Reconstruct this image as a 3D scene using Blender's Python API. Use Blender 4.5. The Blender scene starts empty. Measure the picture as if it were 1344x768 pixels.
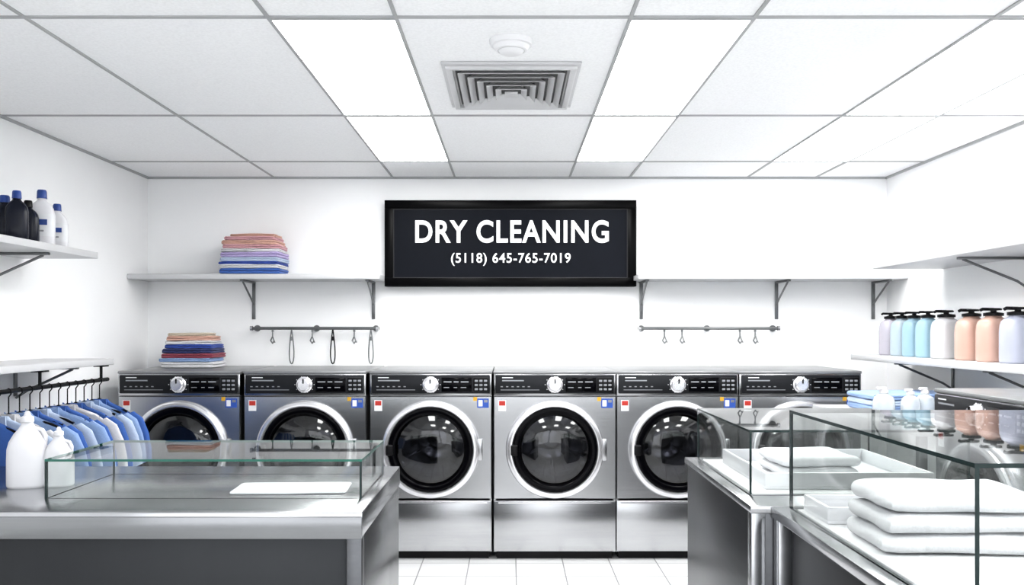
import bpy, bmesh, math, random
from mathutils import Matrix, Vector, noise
random.seed(7)
scene = bpy.context.scene
F=1155.0; CX=671.0; CY=433.0; CAMZ=1.49
def PX(px,d): return (px-CX)*d/F
def PZ(py,d): return CAMZ-(py-CY)*d/F
XL,XR,YB,YF,ZC=-2.71,2.80,6.56,-1.6,2.63

# ---------------- materials ----------------
def newmat(name):
    m=bpy.data.materials.new(name); m.use_nodes=True
    nt=m.node_tree; b=nt.nodes['Principled BSDF']
    return m,nt,b
def pmat(name,col,rough=.5,metal=0,noise_s=0,noise_a=.06,bump=0,emis=None,es=0,coat=0,scale3=None,spec=None,trans=0):
    m,nt,b=newmat(name)
    b.inputs['Base Color'].default_value=(*col,1)
    b.inputs['Roughness'].default_value=rough
    b.inputs['Metallic'].default_value=metal
    if coat: b.inputs['Coat Weight'].default_value=coat
    if spec is not None: b.inputs['Specular IOR Level'].default_value=spec
    if trans: b.inputs['Transmission Weight'].default_value=trans
    if emis: 
        b.inputs['Emission Color'].default_value=(*emis,1); b.inputs['Emission Strength'].default_value=es
    if noise_s:
        tc=nt.nodes.new('ShaderNodeTexCoord'); mp=nt.nodes.new('ShaderNodeMapping')
        if scale3: mp.inputs['Scale'].default_value=scale3
        nz=nt.nodes.new('ShaderNodeTexNoise'); nz.inputs['Scale'].default_value=noise_s; nz.inputs['Detail'].default_value=4
        nt.links.new(tc.outputs['Object'],mp.inputs['Vector']); nt.links.new(mp.outputs[0],nz.inputs['Vector'])
        cr=nt.nodes.new('ShaderNodeValToRGB')
        cr.color_ramp.elements[0].position=.3; cr.color_ramp.elements[1].position=.7
        cr.color_ramp.elements[0].color=(*[max(0,c*(1-noise_a)) for c in col],1)
        cr.color_ramp.elements[1].color=(*[min(1,c*(1+noise_a)) for c in col],1)
        nt.links.new(nz.outputs['Fac'],cr.inputs[0]); nt.links.new(cr.outputs[0],b.inputs['Base Color'])
        if bump:
            bp=nt.nodes.new('ShaderNodeBump'); bp.inputs['Strength'].default_value=bump; bp.inputs['Distance'].default_value=.003
            nt.links.new(nz.outputs['Fac'],bp.inputs['Height']); nt.links.new(bp.outputs[0],b.inputs['Normal'])
    return m
def steel(name,col,rough,scale3,a=.1,metal=1,rv=.015,aniso=0):
    m,nt,b=newmat(name)
    b.inputs['Metallic'].default_value=metal
    if aniso: b.inputs['Anisotropic'].default_value=aniso
    tc=nt.nodes.new('ShaderNodeTexCoord'); mp=nt.nodes.new('ShaderNodeMapping'); mp.inputs['Scale'].default_value=scale3
    nz=nt.nodes.new('ShaderNodeTexNoise'); nz.inputs['Scale'].default_value=1; nz.inputs['Detail'].default_value=3
    nt.links.new(tc.outputs['Object'],mp.inputs[0]); nt.links.new(mp.outputs[0],nz.inputs['Vector'])
    cr=nt.nodes.new('ShaderNodeValToRGB'); cr.color_ramp.elements[0].position=.3; cr.color_ramp.elements[1].position=.7
    cr.color_ramp.elements[0].color=(*[c*(1-a) for c in col],1); cr.color_ramp.elements[1].color=(*[min(1,c*(1+a)) for c in col],1)
    nt.links.new(nz.outputs['Fac'],cr.inputs[0]); nt.links.new(cr.outputs[0],b.inputs['Base Color'])
    mr=nt.nodes.new('ShaderNodeMapRange'); mr.inputs[3].default_value=rough-rv; mr.inputs[4].default_value=rough+rv
    nt.links.new(nz.outputs['Fac'],mr.inputs[0]); nt.links.new(mr.outputs[0],b.inputs['Roughness'])
    return m
def glass(name,tint,f0,slab=True,k=.85):
    m=bpy.data.materials.new(name); m.use_nodes=True; nt=m.node_tree; nt.nodes.clear()
    N=nt.nodes.new; L=nt.links.new
    o=N('ShaderNodeOutputMaterial'); mx=N('ShaderNodeMixShader')
    t=N('ShaderNodeBsdfTransparent'); t.inputs[0].default_value=(*tint,1)
    g=N('ShaderNodeBsdfGlossy'); g.inputs['Roughness'].default_value=.015
    lw=N('ShaderNodeLayerWeight'); lw.inputs['Blend'].default_value=.5
    p=N('ShaderNodeMath'); p.operation='POWER'; p.inputs[1].default_value=4.5; L(lw.outputs['Facing'],p.inputs[0])
    ma=N('ShaderNodeMath'); ma.operation='MULTIPLY_ADD'; ma.inputs[1].default_value=k; ma.inputs[2].default_value=f0; L(p.outputs[0],ma.inputs[0])
    fac=ma
    if slab:
        ge=N('ShaderNodeNewGeometry'); s=N('ShaderNodeMath'); s.operation='SUBTRACT'; s.inputs[0].default_value=1; L(ge.outputs['Backfacing'],s.inputs[1])
        mu=N('ShaderNodeMath'); mu.operation='MULTIPLY'; L(ma.outputs[0],mu.inputs[0]); L(s.outputs[0],mu.inputs[1]); fac=mu
    L(fac.outputs[0],mx.inputs[0]); L(t.outputs[0],mx.inputs[1]); L(g.outputs[0],mx.inputs[2]); L(mx.outputs[0],o.inputs[0])
    return m

M={}
M['wall']=pmat('wall_paint',(.93,.935,.94),.6,noise_s=3,noise_a=.01)
M['ceil']=pmat('ceiling_tile',(.93,.935,.94),.9,noise_s=90,noise_a=.04,bump=.2)
M['grid']=pmat('ceiling_grid_metal',(.42,.425,.43),.6,noise_s=5)
M['panel']=pmat('light_diffuser',(1,1,1),.5,emis=(1,.995,.985),es=8)
M['white']=pmat('white_enamel',(.80,.80,.81),.35,noise_s=8,noise_a=.015)
M['ventw']=pmat('vent_enamel',(.60,.60,.61),.4,noise_s=8,noise_a=.015)
M['shelf']=pmat('shelf_laminate',(.56,.565,.575),.4,noise_s=6,noise_a=.02)
M['vsteel']=steel('washer_steel',(.54,.545,.555),.25,(2,2,90),.035,aniso=.75)
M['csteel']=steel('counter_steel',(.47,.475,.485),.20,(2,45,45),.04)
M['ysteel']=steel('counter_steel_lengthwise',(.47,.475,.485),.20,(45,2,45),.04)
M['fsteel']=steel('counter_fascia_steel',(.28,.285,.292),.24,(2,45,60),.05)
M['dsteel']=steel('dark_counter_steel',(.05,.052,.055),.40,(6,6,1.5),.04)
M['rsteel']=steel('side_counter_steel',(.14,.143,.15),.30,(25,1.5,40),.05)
M['chrome']=pmat('polished_chrome',(.7,.7,.72),.14,1,noise_s=5,noise_a=.02)
M['ring']=pmat('door_ring_satin',(.76,.76,.78),.20,.75,noise_s=5,noise_a=.02)
M['bracket']=pmat('bracket_metal',(.20,.205,.21),.35,.9,noise_s=9)
M['black']=pmat('black_plastic',(.005,.005,.006),.35,noise_s=10,spec=.22)
M['gloss']=pmat('gloss_black',(.002,.002,.003),.12,noise_s=10,spec=.12)
M['ctrl']=pmat('control_panel_grey',(.020,.021,.024),.34,.35,noise_s=10,spec=.25)
M['lid']=pmat('washer_lid',(.28,.285,.29),.35,.5,noise_s=10)
M['rubber']=pmat('door_gasket',(.02,.02,.023),.6,noise_s=10)
M['label']=pmat('label_white',(.7,.71,.73),.5,noise_s=10)
M['legend']=pmat('legend_print',(.26,.27,.29),.5,noise_s=10)
M['red']=pmat('sticker_red',(.42,.03,.02),.5,noise_s=10)
M['blue']=pmat('sticker_blue',(.03,.09,.38),.5,noise_s=10)
M['yellow']=pmat('sticker_yellow',(.55,.32,.03),.5,noise_s=10)
M['dglass']=glass('tinted_door_glass',(.20,.205,.225),.085,False,.25)
M['glass']=glass('clear_glass',(.975,.985,.98),.05)
M['gedge']=pmat('green_glass_edge',(.03,.14,.105),.15,noise_s=10)
M['dedge']=pmat('dark_glass_edge',(.015,.028,.028),.15,noise_s=10)
M['signface']=pmat('sign_face',(.0065,.008,.0125),.55,noise_s=6,spec=.10)
M['frame']=pmat('sign_frame',(.0012,.0012,.0016),.3,noise_s=6,spec=.08)
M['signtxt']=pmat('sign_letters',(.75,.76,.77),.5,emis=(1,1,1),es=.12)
M['navy']=pmat('bottle_navy',(.006,.008,.018),.25,noise_s=10,spec=.3)
M['bcap']=pmat('cap_blue',(.014,.055,.25),.35,noise_s=10)
M['plast']=pmat('white_plastic',(.68,.68,.705),.35,noise_s=6,noise_a=.02)
m,nt,b=newmat('perforated_drum'); M['drum']=m
b.inputs['Metallic'].default_value=.9; b.inputs['Roughness'].default_value=.22
tc=nt.nodes.new('ShaderNodeTexCoord'); vo=nt.nodes.new('ShaderNodeTexVoronoi'); vo.inputs['Scale'].default_value=70
cr=nt.nodes.new('ShaderNodeValToRGB'); cr.color_ramp.elements[0].position=.16; cr.color_ramp.elements[1].position=.24
cr.color_ramp.elements[0].color=(.03,.03,.03,1); cr.color_ramp.elements[1].color=(.6,.6,.62,1)
nt.links.new(tc.outputs['Object'],vo.inputs['Vector']); nt.links.new(vo.outputs['Distance'],cr.inputs[0]); nt.links.new(cr.outputs[0],b.inputs['Base Color'])
m,nt,b=newmat('floor_tile'); M['floor']=m
tc=nt.nodes.new('ShaderNodeTexCoord'); mp=nt.nodes.new('ShaderNodeMapping'); mp.inputs['Location'].default_value=(-.03,.08,0)
br=nt.nodes.new('ShaderNodeTexBrick'); br.offset=0; br.inputs['Scale'].default_value=1
br.inputs['Brick Width'].default_value=.30; br.inputs['Row Height'].default_value=.30; br.inputs['Mortar Size'].default_value=.004
br.inputs['Color1'].default_value=(.66,.665,.67,1); br.inputs['Color2'].default_value=(.60,.605,.61,1); br.inputs['Mortar'].default_value=(.22,.225,.23,1)
nt.links.new(tc.outputs['Object'],mp.inputs[0]); nt.links.new(mp.outputs[0],br.inputs['Vector']); nt.links.new(br.outputs['Color'],b.inputs['Base Color'])
b.inputs['Roughness'].default_value=.35
def cloth(name,col):
    m,nt,b=newmat(name)
    b.inputs['Roughness'].default_value=.95; b.inputs['Sheen Weight'].default_value=.15
    tc=nt.nodes.new('ShaderNodeTexCoord'); nz=nt.nodes.new('ShaderNodeTexNoise'); nz.inputs['Scale'].default_value=140
    cr=nt.nodes.new('ShaderNodeValToRGB')
    cr.color_ramp.elements[0].color=(*[c*.86 for c in col],1); cr.color_ramp.elements[1].color=(*[min(1,c*1.08) for c in col],1)
    bp=nt.nodes.new('ShaderNodeBump'); bp.inputs['Strength'].default_value=.4; bp.inputs['Distance'].default_value=.002
    nt.links.new(tc.outputs['Object'],nz.inputs['Vector']); nt.links.new(nz.outputs['Fac'],cr.inputs[0]); nt.links.new(cr.outputs[0],b.inputs['Base Color'])
    nt.links.new(nz.outputs['Fac'],bp.inputs['Height']); nt.links.new(bp.outputs[0],b.inputs['Normal'])
    return m
C={k:cloth('cloth_'+k,v) for k,v in dict(white=(.64,.64,.66),blue=(.05,.13,.40),lblue=(.25,.36,.58),pblue=(.45,.53,.67),purple=(.27,.20,.42),lilac=(.44,.37,.60),
   peach=(.60,.37,.30),pink=(.58,.33,.36),red=(.26,.05,.08),navy=(.025,.035,.13),cream=(.58,.51,.42),orange=(.56,.28,.20),royal=(.035,.08,.36),dkblue=(.02,.05,.23)).items()}

# ---------------- builder ----------------
class B:
    def __init__(s,name): s.name=name; s.bm=bmesh.new(); s.mats=[]
    def mi(s,m):
        if m not in s.mats: s.mats.append(m)
        return s.mats.index(m)
    def merge(s,t,mat,mx=None):
        i=s.mi(mat) if mat else None
        if i is not None:
            for f in t.faces: f.material_index=i
        if mx is not None: bmesh.ops.transform(t,matrix=mx,verts=t.verts)
        me=bpy.data.meshes.new('tmp'); t.to_mesh(me); t.free(); s.bm.from_mesh(me); bpy.data.meshes.remove(me)
    def box(s,x0,x1,y0,y1,z0,z1,mat,bev=0,seg=2,mx=None):
        t=bmesh.new(); bmesh.ops.create_cube(t,size=1)
        for v in t.verts: v.co=Vector(((x0+x1)/2+v.co.x*(x1-x0),(y0+y1)/2+v.co.y*(y1-y0),(z0+z1)/2+v.co.z*(z1-z0)))
        if bev: bmesh.ops.bevel(t,geom=t.edges[:],offset=bev,segments=seg,affect='EDGES',profile=.5)
        s.merge(t,mat,mx)
    def sheet(s,x0,x1,y0,y1,z0,z1,mat,emat):
        t=bmesh.new(); bmesh.ops.create_cube(t,size=1)
        for v in t.verts: v.co=Vector(((x0+x1)/2+v.co.x*(x1-x0),(y0+y1)/2+v.co.y*(y1-y0),(z0+z1)/2+v.co.z*(z1-z0)))
        a,b_=s.mi(mat),s.mi(emat); mxa=max(f.calc_area() for f in t.faces)
        for f in t.faces: f.material_index=a if f.calc_area()>mxa*.9 else b_
        s.merge(t,None)
    def cyl(s,p0,p1,r0,r1,mat,seg=16,mx=None):
        p0=Vector(p0);p1=Vector(p1);d=p1-p0;L=d.length
        t=bmesh.new(); bmesh.ops.create_cone(t,cap_ends=True,segments=seg,radius1=r0,radius2=r1,depth=L)
        q=d.to_track_quat('Z','Y').to_matrix().to_4x4()
        bmesh.ops.transform(t,matrix=Matrix.Translation((p0+p1)/2)@q,verts=t.verts)
        s.merge(t,mat,mx)
    def tube(s,pts,r,mat,seg=8,mx=None):
        for a,b_ in zip(pts[:-1],pts[1:]): s.cyl(a,b_,r,r,mat,seg,mx)
        for p in pts[1:-1]:
            t=bmesh.new(); bmesh.ops.create_uvsphere(t,u_segments=8,v_segments=6,radius=r*1.02); bmesh.ops.translate(t,vec=Vector(p),verts=t.verts); s.merge(t,mat,mx)
    def lathe(s,prof,mat,seg=32,mx=None,sx=1,sy=1):
        t=bmesh.new(); rings=[]
        for r,z in prof:
            if r<1e-6: rings.append([t.verts.new((0,0,z))])
            else: rings.append([t.verts.new((r*sx*math.cos(2*math.pi*i/seg),r*sy*math.sin(2*math.pi*i/seg),z)) for i in range(seg)])
        for a,b_ in zip(rings[:-1],rings[1:]):
            for i in range(seg):
                j=(i+1)%seg
                if len(a)==1 and len(b_)==1: continue
                if len(a)==1: t.faces.new((a[0],b_[j],b_[i]))
                elif len(b_)==1: t.faces.new((a[i],a[j],b_[0]))
                else: t.faces.new((a[i],a[j],b_[j],b_[i]))
        bmesh.ops.recalc_face_normals(t,faces=t.faces[:])
        s.merge(t,mat,mx)
    def loft(s,loops,mat,cap=True,mx=None):
        t=bmesh.new(); R=[[t.verts.new(p) for p in l] for l in loops]; n=len(R[0])
        for a,b_ in zip(R[:-1],R[1:]):
            for i in range(n):
                j=(i+1)%n; t.faces.new((a[i],a[j],b_[j],b_[i]))
        if cap: t.faces.new(R[0][::-1]); t.faces.new(R[-1])
        bmesh.ops.recalc_face_normals(t,faces=t.faces[:])
        s.merge(t,mat,mx)
    def done(s,loc=(0,0,0),rotz=0,ang=35):
        me=bpy.data.meshes.new(s.name); s.bm.to_mesh(me); s.bm.free()
        for m in s.mats: me.materials.append(m)
        me.polygons.foreach_set('use_smooth',[True]*len(me.polygons))
        me.set_sharp_from_angle(angle=math.radians(ang)); me.update()
        o=bpy.data.objects.new(s.name,me); scene.collection.objects.link(o); o.location=loc; o.rotation_euler=(0,0,rotz); return o
def dup(o,loc,rotz=0):
    n=bpy.data.objects.new(o.name.split('.')[0],o.data); scene.collection.objects.link(n); n.location=loc; n.rotation_euler=(0,0,rotz); return n

# ---------------- room ----------------
def simple(name,*a,mat):
    b=B(name); b.box(*a,mat); return b.done()
simple('floor',XL-.1,XR+.1,YF-.1,YB+.1,-.1,0,mat=M['floor'])
simple('wall_back',XL-.1,XR+.1,YB,YB+.1,0,ZC,mat=M['wall'])
simple('wall_left',XL-.1,XL,YF,YB,0,ZC,mat=M['wall'])
simple('wall_right',XR,XR+.1,YF,YB,0,ZC,mat=M['wall'])
b=B('wall_front')
b.box(XL-.1,XR+.1,YF-.1,YF,0,.5,M['wall']); b.box(XL-.1,XR+.1,YF-.1,YF,2.3,ZC,M['wall'])
b.box(XL-.1,XL+.4,YF-.1,YF,.5,2.3,M['wall']); b.box(XR-.4,XR+.1,YF-.1,YF,.5,2.3,M['wall']); b.box(-.1,.1,YF-.1,YF,.5,2.3,M['wall'])
b.done()
xs=[-1.77,-.885,-.42,.435,.885,1.76,2.27]
ys=[5.95,4.67,3.2,1.75,.3,-1.1]
b=B('ceiling')
b.box(XL-.1,XR+.1,YF-.1,YB+.1,ZC,ZC+.1,M['ceil'])
g=.007
for x in xs: b.box(x-g,x+g,YF,YB,ZC-.006,ZC,M['grid'])
for y in ys: b.box(XL,XR,y-g*1.3,y+g*1.3,ZC-.0055,ZC,M['grid'])
b.box(XL,XL+.012,YF,YB,ZC-.015,ZC,M['grid']);b.box(XR-.012,XR,YF,YB,ZC-.015,ZC,M['grid']);b.box(XL,XR,YB-.012,YB,ZC-.015,ZC,M['grid'])
b.done()
for (x0,x1) in [(-.885,-.42),(.435,.885),(1.76,2.27)]:
    for (y0,y1) in [(4.67,5.95),(3.2,4.67),(.3,1.75)]:
        b=B('ceiling_light_panel')
        k=.026; b.box(x0+g,x1-g,y0+g,y0+k,ZC-.006,ZC,M['grid']); b.box(x0+g,x1-g,y1-k,y1-g,ZC-.006,ZC,M['grid'])
        b.box(x0+g,x1-g,y0+k,y1-k,ZC-.004,ZC,M['panel']); b.done()
# vent
b=B('ceiling_air_vent'); vx,vy=0.0,4.1; hw,hd=.30,.37
def frame(b,hx,hy,w,z0,z1,mat,bev=.004):
    b.box(vx-hx,vx+hx,vy-hy,vy-hy+w,z0,z1,mat,bev); b.box(vx-hx,vx+hx,vy+hy-w,vy+hy,z0,z1,mat,bev)
    b.box(vx-hx,vx-hx+w,vy-hy+w,vy+hy-w,z0,z1,mat,bev); b.box(vx+hx-w,vx+hx,vy-hy+w,vy+hy-w,z0,z1,mat,bev)
b.box(vx-.25,vx+.25,vy-.32,vy+.32,ZC-.008,ZC-.001,M['black'])
frame(b,hw,hd,.055,ZC-.012,ZC,M['ventw']); frame(b,hw-.018,hd-.018,.03,ZC-.028,ZC-.010,M['ventw'],.006)
def louver(hx,hy,w,zi,zo):
    ro=[(-hx,-hy),(hx,-hy),(hx,hy),(-hx,hy)]; ri=[(-hx+w,-hy+w),(hx-w,-hy+w),(hx-w,hy-w),(-hx+w,hy-w)]
    L=[[(vx+p[0],vy+p[1],zo) for p in ro],[(vx+p[0],vy+p[1],zo-.003) for p in ro],[(vx+p[0],vy+p[1],zi-.003) for p in ri],[(vx+p[0],vy+p[1],zi) for p in ri],[(vx+p[0],vy+p[1],zo) for p in ro]]
    b.loft(L,M['ventw'],cap=False)
for i in range(5):
    louver(.232-.04*i,.30-.052*i,.026,ZC-.010-.003*i,ZC-.032-.003*i)
b.box(vx-.03,vx+.03,vy-.04,vy+.04,ZC-.046,ZC-.040,M['ventw'],.002)
for sx in(-1,1):
    b.cyl((vx+sx*.1,vy,ZC-.03),(vx+sx*.1,vy,ZC-.005),.004,.004,M['bracket'],8)
b.done()
b=B('smoke_detector'); b.lathe([(0,-.055),(.03,-.055),(.045,-.048),(.05,-.04),(.062,-.038),(.072,-.022),(.082,-.02),(.087,0),(0,0)],M['white'],32)
b.lathe([(.0505,-.0405),(.0535,-.0410),(.0535,-.0385),(.0505,-.038)],M['ventw'],32)
b.done((0.0,3.47,ZC))

# ---------------- sign ----------------
d=6.46; x0,x1=PX(505,d),PX(835,d); z0,z1=PZ(376,d),PZ(263,d)
b=B('dry_cleaning_sign')
b.box(x0,x1,d+.02,YB,z0,z1,M['frame'],.004)
w=.062
for a in [(x0,x1,z0,z0+w),(x0,x1,z1-w,z1),(x0,x0+w,z0+w,z1-w),(x1-w,x1,z0+w,z1-w)]:
    b.box(a[0],a[1],d-.01,d+.03,a[2],a[3],M['frame'],.002)
b.box(x0+w,x1-w,d+.005,d+.03,z0+w,z1-w,M['signface'])
q=.006
for a in [(x0+w,x1-w,z0+w,z0+w+q),(x0+w,x1-w,z1-w-q,z1-w),(x0+w,x0+w+q,z0+w+q,z1-w-q),(x1-w-q,x1-w,z0+w+q,z1-w-q)]:
    b.box(a[0],a[1],d+.0,d+.006,a[2],a[3],M['rubber'])
sign=b.done()
def text(s,xa,xb,za,zb,off,name):
    cu=bpy.data.curves.new(name,'FONT'); cu.body=s; cu.extrude=.01; cu.offset=off; cu.space_character=1.1; cu.resolution_u=5
    o=bpy.data.objects.new(name,cu); scene.collection.objects.link(o); bpy.context.view_layer.update()
    dg=bpy.context.evaluated_depsgraph_get(); me=bpy.data.meshes.new_from_object(o.evaluated_get(dg))
    bpy.data.objects.remove(o)
    vx_=[v.co.x for v in me.vertices]; vy_=[v.co.y for v in me.vertices]
    ax,bx,ay,by=min(vx_),max(vx_),min(vy_),max(vy_)
    for v in me.vertices:
        c=v.co.copy(); v.co=Vector((xa+(c.x-ax)/(bx-ax)*(xb-xa), d-.001-c.z*.4, za+(c.y-ay)/(by-ay)*(zb-za)))
    me.materials.clear(); me.materials.append(M['signtxt'])
    n=bpy.data.objects.new(name,me); scene.collection.objects.link(n); n.parent=sign
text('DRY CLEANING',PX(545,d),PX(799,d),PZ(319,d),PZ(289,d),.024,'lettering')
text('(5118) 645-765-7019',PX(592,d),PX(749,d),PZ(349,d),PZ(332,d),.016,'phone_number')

# ---------------- shelves ----------------
def shelf(name,length,depth,brk,loc,rotz,h=.28,arm=None,thick=.036,wallbar=.28):
    b=B(name); b.box(0,length,-depth,0,-thick,0,M['shelf'],.004)
    arm=arm or depth*.85
    for x in brk:
        b.box(x-.012,x+.012,-.012,0,-thick-wallbar,-thick,M['bracket'],.002)
        b.box(x-.012,x+.012,-arm,0,-thick-.014,-thick,M['bracket'],.002)
        b.tube([(x,-arm+.03,-thick-.014),(x,-.07,-thick-.13),(x,-.008,-thick-.17)],.007,M['bracket'])
    return b.done(loc,rotz)
zs=1.885
e=.002
shelf('wall_shelf',PX(498,6.2)-XL-e,.36,[PX(330,6.5)-XL,PX(492,6.5)-XL-.02],(XL+e,YB,zs),0)
rx=PX(838,6.2)
shelf('wall_shelf',XR-rx-e,.36,[PX(843,6.5)-rx,PX(1022,6.5)-rx,PX(1150,6.5)-rx],(rx,YB,zs),0)
shelf('wall_shelf',2.5,.42,[.5,1.35,2.1],(XL,2.38,1.92),math.radians(90),wallbar=.2)
shelf('wall_shelf',3.3,.46,[.95,1.75,2.8],(XR,5.70,1.92),math.radians(-90),wallbar=.16)
shelf('wall_shelf',1.9,.41,[.5,1.6],(XL,3.2,1.325),math.radians(90),wallbar=.16)
shelf('wall_shelf',2.9,.44,[.55,1.6],(XR,6.12,1.32),math.radians(-90),wallbar=.2)

# hook rails
def hook(b,x,z,y,l=.07):
    b.tube([(x,y,z),(x,y-.004,z-l*.5),(x-.014,y-.006,z-l*.8),(x,y-.008,z-l),(x+.016,y-.01,z-l*.82)],.005,M['bracket'])
    b.cyl((x,y,z+.008),(x,y,z-.016),.008,.008,M['bracket'],10)
    b.tube([(x,y-.006,z-l*.45),(x+.012,y-.012,z-l*.8),(x+.02,y-.014,z-l*.95)],.004,M['bracket'])
def loop(b,x,z,y,l,mat):
    pts=[]
    for i in range(21):
        a=2*math.pi*i/20; t=(1-math.cos(a))/2
        pts.append((x+.022*math.sin(a)*(.25+.85*t),y-.006,z-l*t))
    b.tube(pts,.0045,mat)
    b.cyl((x,y-.006,z-.05),(x,y-.006,z-.08),.009,.009,mat,10)
def rail(xa,xb,hooks,loops):
    y=6.47; b=B('hook_rail'); z=PZ(431,y)
    X0,X1=PX(xa,y),PX(xb,y)
    b.cyl((X0,y,z),(X1,y,z),.011,.011,M['bracket'],12)
    for x in (X0+.02,(X0+X1)/2,X1-.02):
        b.cyl((x,y,z),(x,YB,z),.008,.008,M['bracket'],10); b.cyl((x,YB-.01,z),(x,YB,z),.024,.024,M['bracket'],16)
    for s in(X0,X1): b.cyl((s-.008,y,z),(s+.008,y,z),.018,.018,M['chrome'],14)
    for h in hooks: hook(b,PX(h,y),z-.01,y,.10)
    for h,l,mm in loops: loop(b,PX(h,y),z-.01,y,l,mm)
    b.done()
rail(330,495,[358,410,465],[(383,.25,M['bracket']),(437,.25,M['black']),(487,.25,M['bracket'])])
rail(840,1022,[872,895,971,991],[])

# ---------------- washing machine ----------------
def washer():
    b=B('washing_machine'); W=.395; D=.86; H=1.224; zt=1.065; zb=.395; cz=.716; cx=0
    S=M['vsteel']
    b.box(-W,-W+.015,.02,D,.05,1.205,S); b.box(W-.015,W,.02,D,.05,1.205,S); b.box(-W,W,D-.02,D,.05,1.205,S)
    b.box(-W-.003,W+.003,-.006,D-.03,1.205,H,M['lid'],.006)
    b.box(-W,W,.0,.12,1.062,1.205,M['csteel'],.006)
    b.box(-W+.012,W-.012,-.012,.01,1.078,1.198,M['ctrl'],.006)
    b.box(.07,.265,-.016,.0,1.09,1.182,M['gloss'],.003)
    b.box(.275,W-.022,-.015,.0,1.09,1.182,M['black'],.003)
    for i in range(3):
        for j in range(3):
            b.box(.285+i*.03,.285+i*.03+.02,-.019,-.01,1.10+j*.027,1.113+j*.027,M['legend'],.002)
    for i,(xx,ww) in enumerate([(.085,.05),(.15,.03),(.195,.05)]):
        b.box(xx,xx+ww,-.018,-.01,1.150,1.158,M['legend']); b.box(xx,xx+ww*.7,-.018,-.01,1.115,1.120,M['legend'])
    b.box(-.34,-.20,-.014,-.005,1.158,1.166,M['legend']); b.box(-.34,-.27,-.014,-.005,1.178,1.184,M['label'])
    b.box(-.35,-.10,-.0135,-.005,1.10,1.104,M['legend'])
    for i in range(6): b.box(-.35+i*.035,-.335+i*.035,-.014,-.005,1.12,1.126,M['legend'])
    R=Matrix.Translation((0,0,1.136))@Matrix.Rotation(math.radians(90),4,'X')
    b.lathe([(.052,.010),(.052,.018),(.044,.022),(.041,.045),(.034,.052),(0,.052)],M['ring'],32,mx=R)
    for i in range(10):
        a=2*math.pi*i/10; b.cyl((.062*math.cos(a),-.01,1.136+.052*math.sin(a)),(.062*math.cos(a),-.0145,1.136+.052*math.sin(a)),.003,.003,M['label'],6)
    b.box(-.004,.004,-.056,-.05,1.145,1.175,M['black'])
    t=bmesh.new(); hr=.285
    x0,x1,za,zb2=-W,W,zb,1.06
    angs=[2*math.pi*i/64 for i in range(64)]+[math.atan2(z-cz,x) % (2*math.pi) for x in(x0,x1) for z in(za,zb2)]
    angs=sorted(angs); inn=[];out=[];out2=[];inn2=[]
    for a in angs:
        c,s_=math.cos(a),math.sin(a)
        k=min((x1 if c>0 else -x0)/max(abs(c),1e-9),((zb2-cz) if s_>0 else (cz-za))/max(abs(s_),1e-9))
        inn.append(t.verts.new((hr*c,0,cz+hr*s_)));inn2.append(t.verts.new((hr*c,.03,cz+hr*s_)))
        kk=k-.006
        out.append(t.verts.new((kk*c,0,cz+kk*s_)));out2.append(t.verts.new((k*c,.008,cz+k*s_)))
    n=len(angs)
    for i in range(n):
        j=(i+1)%n
        t.faces.new((inn[i],out[i],out[j],inn[j])); t.faces.new((out[i],out2[i],out2[j],out[j])); t.faces.new((inn2[i],inn[i],inn[j],inn2[j]))
    bmesh.ops.recalc_face_normals(t,faces=t.faces[:]); b.merge(t,S)
    b.box(-W+.005,W-.005,.02,.05,.36,.40,M['black'])
    b.box(-W,W,0,.05,.055,.385,S,.007); b.box(-W+.02,W-.02,.05,.09,0,.06,M['black']); 
    b.box(-W+.015,W-.015,.09,D-.02,0,.05,M['black'])
    b.box(-W+.03,W-.03,-.004,.002,.368,.374,M['chrome'])
    R=Matrix.Translation((0,0,cz))@Matrix.Rotation(math.radians(90),4,'X')
    b.lathe([(.315,0),(.316,.018),(.309,.034),(.295,.041),(.280,.040),(.274,.030)],M['ring'],72,mx=R)
    b.lathe([(.275,.029),(.270,.036),(.248,.040),(.232,.034),(.222,.018),(.215,-.03)],M['gloss'],72,mx=R)
    b.lathe([(.224,.020),(.20,.034),(.15,.048),(.08,.056),(0,.058)],M['dglass'],64,mx=R)
    b.lathe([(.216,-.03),(.235,-.045),(.23,-.06),(.25,-.075),(.262,-.08),(.29,-.03)],M['rubber'],64,mx=R)
    b.lathe([(.27,-.08),(.27,-.52),(.18,-.50),(.10,-.515),(.05,-.50),(0,-.50)],M['drum'],64,mx=R)
    b.lathe([(.14,-.49),(.12,-.475),(.04,-.47),(0,-.465)],M['chrome'],32,mx=R)
    for k in range(3):
        a=math.radians(90+120*k); mx=Matrix.Translation((0,0,cz))@Matrix.Rotation(-a,4,'Y')
        b.box(.205,.27,.1,.49,-.028,.028,M['chrome'],.02,3,mx=mx)
    for k in range(6):
        a=math.radians(30+60*k); mx=Matrix.Translation((0,0,cz))@Matrix.Rotation(-a,4,'Y')
        b.box(.05,.25,.478,.50,-.012,.012,M['chrome'],.008,2,mx=mx)
    b.box(-.285,-.240,-.058,-.03,cz-.035,cz+.035,M['black'],.01,3)
    b.box(.30,.335,-.022,0,cz-.07,cz+.07,S,.006)
    b.box(-.365,-.315,-.0015,0,.965,1.035,M['label']); b.box(-.360,-.320,-.0025,0,1.0,1.03,M['red'])
    b.box(.30,.375,-.0015,0,.985,1.045,M['blue']); b.box(.308,.335,-.0025,0,.995,1.035,M['label']); b.box(.345,.368,-.0025,0,1.02,1.037,M['lid'])
    b.box(.275,.30,-.0025,0,1.03,1.055,M['yellow']);
    return b
w0=washer().done(((PX(152,5.7)+PX(318,5.7))/2,5.7,0))
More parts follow.
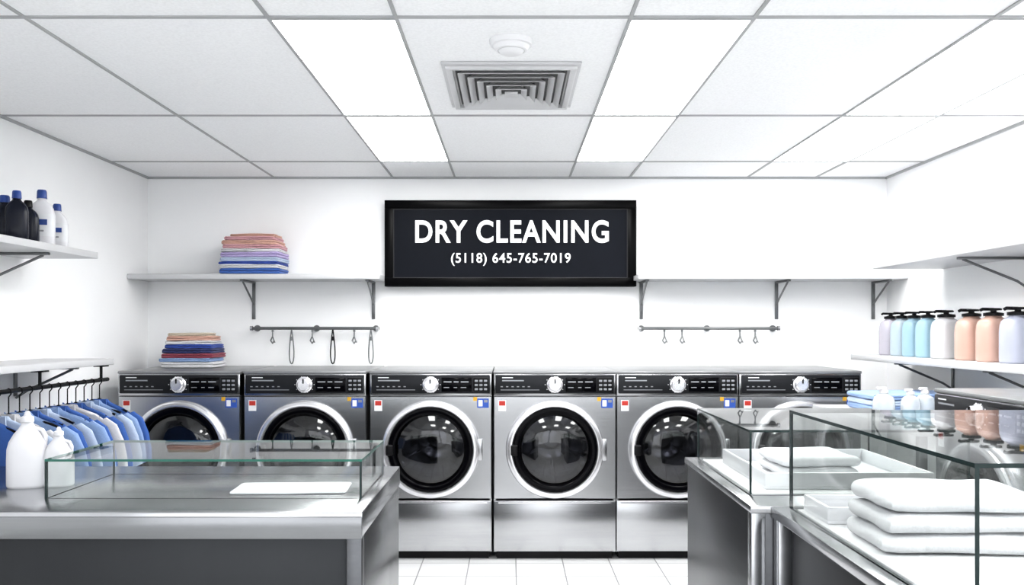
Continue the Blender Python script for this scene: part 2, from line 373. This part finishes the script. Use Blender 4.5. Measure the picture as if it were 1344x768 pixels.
for a,c in [(318,483),(483,648),(648,808),(808,970),(970,1130)]:
    dup(w0,((PX(a,5.7)+PX(c,5.7))/2,5.695 if a!=648 else 5.69,0))
for y in (3.62,2.81): dup(w0,(XR-.865,y,0),math.radians(-90))

# ---------------- towels ----------------
def slab(b,cx,cy,z,w,dd,h,mat,rot=0,seed=0,amp=.004):
    t=bmesh.new(); bmesh.ops.create_cube(t,size=2); bmesh.ops.subdivide_edges(t,edges=t.edges[:],cuts=9,use_grid_fill=True)
    for v in t.verts:
        u,q,r=v.co; rr=max(-1,min(1,r)); s=math.sqrt(max(0,1-rr*rr)); k=h*.5*(1-s)
        edge=max(abs(u),abs(q))
        rnd=.97 if (abs(u)>.9 and abs(q)>.9) else 1
        x=u*(w/2-k)*rnd; y=q*(dd/2-k)*rnd; zz=h/2+rr*h/2*(1-.12*edge**4)
        nn=noise.noise_vector(Vector((x*9+seed,y*9,zz*12+seed*3)))*amp
        if r<-.99: nn.z=abs(nn.z)*.3
        v.co=Vector((x+nn.x*1.5,y+nn.y*1.5,zz+nn.z))
    b.merge(t,mat,Matrix.Translation((cx,cy,z))@Matrix.Rotation(rot,4,'Z'))
def folded(b,cx,cy,z,w,dd,h,mat,rot,seed):
    slab(b,cx,cy,z,w,dd,h*.53,mat,rot,seed); slab(b,cx+.003,cy-.002,z+h*.47,w*.985,dd*.98,h*.53,mat,rot,seed+.5)
    mx=Matrix.Translation((cx,cy,z))@Matrix.Rotation(rot,4,'Z')
    b.cyl((-w/2+h*.42,-dd/2+.02,h*.5),(-w/2+h*.42,dd/2-.02,h*.5),h*.44,h*.44,mat,16,mx=mx)
def stack(name,cx,cy,z,w,dd,layers,mats=None):
    b=B(name); zz=z
    for i,(mat,h,s) in enumerate(layers):
        folded(b,cx+random.uniform(-.012,.012),cy+random.uniform(-.006,.006),zz,w*s,dd*s,h,C[mat],random.uniform(-.06,.06),i*3.7+cx)
        zz+=h*.97
    return b.done(ang=60)
stack('towel_stack',PX(334,6.33),6.36,zs,.43,.30,[('blue',.042,1),('white',.030,1),('royal',.020,.99),('pblue',.03,.98),('lilac',.042,.98),('white',.022,.96),('pink',.030,.95),('peach',.034,.92),('pink',.026,.85),('peach',.02,.75)])
stack('towel_stack',PX(253,6.2),6.22,1.2245,.37,.30,[('white',.045,1),('lblue',.026,.98),('red',.034,.98),('navy',.034,.95),('royal',.03,.9),('white',.026,.88),('peach',.034,.85),('cream',.022,.75)])

# ---------------- bottles ----------------
def jug(name,loc,w,h,body,cap,label=None,dy=.7,s=1):
    b=B(name); n=28; L=[]
    prof=[(0,.86),(.012,.95),(.03,1),(.3,1),(.58,.98),(.68,.88),(.75,.68),(.80,.42),(.83,.34),(.86,.34)]
    for zf,rf in prof:
        lp=[]
        for i in range(n):
            a=2*math.pi*i/n; c,s_=math.cos(a),math.sin(a)
            ex=.62 if rf>.6 else 1
            lp.append((w/2*rf*math.copysign(abs(c)**ex,c), w/2*dy*(rf if rf>.6 else rf/dy*.95)*math.copysign(abs(s_)**ex,s_), h*zf))
        L.append(lp)
    b.loft(L,body)
    b.lathe([(w*.19,h*.855),(w*.20,h*.86),(w*.19,h*.97),(w*.16,h),(0,h)],cap,24)
    b.cyl((0,0,h*.845),(0,0,h*.858),w*.205,w*.205,cap,24)
    if label:
        LL=[]
        for zf in(.16,.56):
            LL.append([((w/2+.0015)*math.copysign(abs(math.cos(a))**.62,math.cos(a)),(w/2*dy+.0015)*math.copysign(abs(math.sin(a))**.62,math.sin(a)),h*zf) for a in [2*math.pi*i/n for i in range(n)]])
        b.loft(LL,label,cap=False)
        b.box(-w*.25,w*.25,-w/2*dy-.004,-w/2*dy,h*.36,h*.46,M['bcap']); b.box(-w*.2,w*.12,-w/2*dy-.004,-w/2*dy,h*.24,h*.27,M['legend'])
    return b.done(loc,.35)
ztop=1.92
for i,(px,X,h,w,bd,cp,lb) in enumerate([(6,-2.47,.225,.12,'navy','bcap',None),(22,-2.40,.245,.105,'navy','bcap',None),(37,-2.41,.215,.10,'navy','black',None),(55,-2.40,.285,.12,'plast','bcap','label'),(75,-2.42,.24,.105,'plast','bcap','label')]):
    dd=X*F/(px-CX); jug('detergent_bottle',(X,dd,ztop),w,h,M[bd],M[cp],M[lb] if lb else None)
def whitejug(loc,w,h,rz):
    b=B('laundry_jug'); n=28; L=[]
    for zf,rf in [(0,.9),(.015,.97),(.04,1),(.35,1),(.5,.98),(.60,.88),(.70,.66),(.77,.42),(.82,.31),(.86,.28)]:
        L.append([(w/2*rf*math.copysign(abs(math.cos(a))**.8,math.cos(a)),w/2*.8*rf*math.copysign(abs(math.sin(a))**.8,math.sin(a)),h*zf) for a in [2*math.pi*i/n for i in range(n)]])
    b.loft(L,M['plast'])
    b.lathe([(w*.15,h*.85),(w*.165,h*.86),(w*.16,h*.92),(w*.09,h*.94),(w*.06,h*.985),(w*.045,h),(0,h)],M['plast'],24)
    b.tube([(w*.12,0,h*.78),(w*.36,0,h*.74),(w*.44,0,h*.66),(w*.42,0,h*.52)],w*.06,M['plast'],12)
    b.done(loc,rz)
zc=.92
whitejug((PX(36,3.2),3.2,zc),.135,.275,.3); whitejug((PX(77,3.22),3.22,zc),.105,.215,.1)
def pump(loc,col,nm,h=.285,w=.15):
    m=M.setdefault(nm,pmat(nm,col,.25,noise_s=4,noise_a=.03,trans=.1,coat=.3)); b=B('pump_bottle'); n=32; L=[]
    for zf,rf in [(0,.9),(.015,.97),(.04,1),(.56,1),(.68,.96),(.75,.88),(.79,.74),(.82,.56),(.835,.48),(.86,.46)]:
        L.append([(w/2*rf*math.copysign(abs(math.cos(a))**.7,math.cos(a)),w/2*.85*rf*math.copysign(abs(math.sin(a))**.7,math.sin(a)),h*zf) for a in [2*math.pi*i/n for i in range(n)]])
    b.loft(L,m)
    k=M['black']
    b.lathe([(w*.29,h*.855),(w*.30,h*.86),(w*.30,h*.91),(w*.14,h*.925),(w*.09,h*.93),(w*.09,h*.955),(w*.24,h*.96),(w*.25,h*.99),(w*.2,h),(0,h)],k,24)
    b.tube([(0,0,h*.978),(-w*.42,0,h*.98),(-w*.50,0,h*.96)],w*.05,k,10)
    b.tube([(w*.30,0,h*.80),(w*.44,0,h*.74),(w*.47,0,h*.58)],w*.045,m,8)
    b.done(loc,.25)
for px,nm,col in [(1169,'soap_lilac',(.50,.48,.54)),(1184,'soap_paleblue',(.48,.57,.63)),(1200,'soap_blue',(.36,.53,.63)),(1218,'soap_skyblue',(.38,.56,.66)),(1242,'soap_white',(.66,.66,.68)),(1275,'soap_peach',(.64,.43,.36)),(1304,'soap_peach',(.64,.43,.36)),(1336,'soap_lavender',(.48,.50,.60))]:
    X=2.56; pump((X,X*F/(px-CX),1.32),col,nm,w=.14 if px<1230 else .165)

# ---------------- hanging shirts ----------------
def ring(w,t,z,y0=0,n=24,x0=0,ex=.8):
    return [(x0+w*math.copysign(abs(math.cos(a))**ex,math.cos(a)),y0+t*math.sin(a),z) for a in [2*math.pi*i/n for i in range(n)]]
def shirt(b,x,y,z,mat,s,seed,hang):
    mx=Matrix.Translation((x,y,z))@Matrix.Rotation(random.uniform(-.25,.1),4,'Z')
    dz0=Matrix.Translation((0,0,-.05))
    prof=[(-.045,.050,.035),(-.06,.062,.036),(-.075,.10,.03),(-.095,.15,.028),(-.125,.195,.028),(-.16,.215,.032),(-.25,.205,.04),(-.4,.21,.042),(-.52,.22,.045),(-.60,.225,.045)]
    L=[]
    for zz,w,t in prof:
        l=[]
        for p in ring(w*s,t*.55,zz):
            nv=noise.noise(Vector((p[0]*22+seed,0,p[2]*3)))*.014
            l.append((p[0],p[1]+nv*(1 if p[1]<0 else -1) ,p[2]))
        L.append(l)
    b.loft(L,mat,mx=mx@dz0)
    for sg in(-1,1):
        L=[]
        for (dx,dz,r) in [(.17,-.13,.05),(.215,-.17,.062),(.25,-.25,.062),(.27,-.34,.060),(.275,-.40,.058)]:
            L.append([(sg*(dx*s)+r*math.cos(a)*.75,.018*math.sin(a)+noise.noise(Vector((a*2,dz*9,seed)))*.006,dz+r*.35*sg*math.cos(a)) for a in [2*math.pi*i/16 for i in range(16)]])
        b.loft(L,mat,mx=mx@dz0)
        b.loft([[(sg*.01,-.028,-.075),(sg*.055,-.026,-.04),(sg*.06,-.03,-.09)],[(sg*.01,-.034,-.075),(sg*.055,-.032,-.04),(sg*.06,-.037,-.09)]],mat,mx=mx@dz0)
    b.tube([(0,0,-.10),(0,0,-.015),(.012,0,.0),(.012,0,.016),(0,0,.024),(-.012,0,.018)],.003,M['black'],8,mx=mx)
    b.tube([(-.17*s,0,-.165),(0,0,-.095),(.17*s,0,-.165)],.007,M['black'],8,mx=mx)
b=B('shirt_rack')
zr=1.205; xr=-2.33
b.cyl((xr,3.75,zr),(xr,5.08,zr),.011,.011,M['black'],12)
for y in(3.8,4.35,5.0): b.cyl((xr,y,zr),(xr,y,1.288),.008,.008,M['black'],8); b.box(xr-.03,xr+.03,y-.03,y+.03,1.281,1.289,M['black'])
cols=['blue','lblue','pblue','blue','white','blue','lblue','pblue','blue','lblue','white','pblue','blue']
for i,c in enumerate(cols): shirt(b,xr,4.98-i*.09,zr-.012,C[c],random.uniform(.95,1.05),i*5.1,0)
b.done(ang=50)

# ---------------- left counter ----------------
b=B('service_counter'); X1=-.465; X0=XL+.01; Y0,Y1=2.75,3.68
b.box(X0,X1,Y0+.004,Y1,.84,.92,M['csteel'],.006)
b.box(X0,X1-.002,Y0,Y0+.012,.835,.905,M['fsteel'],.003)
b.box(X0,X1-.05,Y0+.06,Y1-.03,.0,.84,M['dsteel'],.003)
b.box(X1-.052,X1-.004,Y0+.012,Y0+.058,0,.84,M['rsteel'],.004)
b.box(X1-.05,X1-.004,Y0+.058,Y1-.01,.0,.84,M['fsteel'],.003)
b.done()
def case(b,x0,x1,y0,y1,z0,z1,E,th=.008,back=True,V=None):
    G=M['glass']; V=V or E
    b.sheet(x0,x1,y0,y1,z1-th,z1,G,E)
    b.sheet(x0,x0+th,y0,y1,z0,z1-th,G,V); b.sheet(x1-th,x1,y0,y1,z0,z1-th,G,V)
    b.sheet(x0+th,x1-th,y0,y0+th,z0,z1-th,G,V)
    if back: b.sheet(x0+th,x1-th,y1-th,y1,z0,z1-th,G,V)
b=B('counter_glass_guard')
case(b,-1.575,-.504,2.97,3.48,.92,1.053,M['gedge'],V=M['dedge']); b.done()
b=B('folded_cloth'); slab(b,-.78,3.14,.9205,.40,.20,.010,C['white'],.05,1,.0015); b.done(ang=60)

# ---------------- right counters ----------------
b=B('display_counter'); x0,x1,y0,y1=.775,1.62,2.85,3.94
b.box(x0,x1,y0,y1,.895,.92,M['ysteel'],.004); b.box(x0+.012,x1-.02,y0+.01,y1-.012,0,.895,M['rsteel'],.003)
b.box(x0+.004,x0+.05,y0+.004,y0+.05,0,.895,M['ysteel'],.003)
b.box(.84,1.56,3.05,3.86,.918,.923,M['white'],.001); b.done()
b=B('display_case'); case(b,.82,1.58,3.03,3.88,.923,1.145,M['dedge'])
b.done()
b=B('display_counter'); x0,x1,y0,y1=.84,1.85,1.35,2.845
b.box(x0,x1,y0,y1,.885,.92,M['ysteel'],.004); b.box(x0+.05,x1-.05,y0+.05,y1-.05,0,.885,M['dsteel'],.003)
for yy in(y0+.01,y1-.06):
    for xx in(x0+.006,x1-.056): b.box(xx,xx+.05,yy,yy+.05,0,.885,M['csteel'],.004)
b.box(.905,1.78,1.70,2.78,.918,.923,M['white'],.001)
b.done()
b=B('display_case'); case(b,.885,1.80,1.68,2.80,.923,1.235,M['dedge'],th=.009); b.done()
def tray(name,x0,x1,y0,y1,z,h):
    b=B(name); t=.012
    b.box(x0,x1,y0,y1,z,z+.01,M['plast'],.002)
    for a in[(x0,x1,y0,y0+t),(x0,x1,y1-t,y1),(x0,x0+t,y0+t,y1-t),(x1-t,x1,y0+t,y1-t)]: b.box(*a,z+.008,z+h,M['plast'],.004)
    b.done()
tray('display_tray',.90,1.50,3.12,3.75,.9235,.06)
tray('display_tray',.92,1.62,2.56,2.77,.9235,.05)
tray('display_tray',1.20,1.74,1.74,2.02,.9235,.05)
b=B('towel_stack')
for i in range(3): slab(b,1.15+random.uniform(-.012,.012),2.33,.9235+i*.051,.42-.012*i,.28,.055,C['white'],random.uniform(-.05,.05),i*2.3,.006)
b.done(ang=60)
b=B('towel_stack')
for i in range(2): slab(b,1.15,3.42,.935+i*.04,.30,.3,.044,C['white'],0.03*i,i*2.3+9,.005)
b.done(ang=60)

# ---------------- corner table ----------------
b=B('side_table'); x0,x1,y0,y1=1.90,2.78,4.12,5.55
b.box(x0,x1,y0,y1,.99,1.02,M['shelf'],.004)
for xx in(x0+.02,x1-.06):
    for yy in(y0+.02,y1-.06): b.box(xx,xx+.04,yy,yy+.04,0,.99,M['bracket'],.003)
b.box(x0+.03,x1-.03,y0+.03,y1-.03,.3,.32,M['shelf'],.003); b.done()
for px,dd,w,h in [(1160,4.75,.115,.155),(1195,4.7,.10,.15),(1214,4.72,.10,.155)]:
    b=B('spray_bottle')
    gm=M.setdefault('clearb',pmat('clear_bottle',(.78,.83,.86),.12,noise_s=5,noise_a=.02,trans=.5))
    b.lathe([(0,0),(w*.46,0),(w*.5,h*.05),(w*.5,h*.55),(w*.42,h*.70),(w*.2,h*.80),(w*.17,h*.84)],gm,28)
    b.lathe([(w*.2,h*.83),(w*.21,h*.84),(w*.2,h*.93),(w*.1,h*.95),(w*.08,h),(0,h)],M['plast'],20)
    b.box(-w*.35,w*.12,-w*.09,w*.09,h*.95,h*1.04,M['plast'],.004)
    b.done((PX(px,dd),dd,1.02),.2)
b=B('towel_stack')
for i,(c,h) in enumerate([('lblue',.035),('pblue',.03),('lblue',.03)]): folded(b,2.33,5.2,1.0205+i*.034,.55,.4,h+.003,C[c],.02*i,i*4.1)
b.done(ang=60)

# ---------------- world, camera ----------------
w=bpy.data.worlds.new('World'); scene.world=w; w.use_nodes=True
w.node_tree.nodes['Background'].inputs[0].default_value=(.95,.97,1,1); w.node_tree.nodes['Background'].inputs[1].default_value=1.6
cam=bpy.data.cameras.new('Camera'); co=bpy.data.objects.new('Camera',cam); scene.collection.objects.link(co)
co.location=(0,0,CAMZ); co.rotation_euler=(math.radians(90),0,0)
cam.sensor_width=36; cam.lens=36*F/1344; cam.shift_y=(CY-384)/1344; cam.shift_x=(672-CX)/1344; cam.clip_start=.05
scene.camera=co
scene.view_settings.view_transform='Standard'; scene.view_settings.look='None'; scene.view_settings.exposure=.88; scene.view_settings.gamma=.88
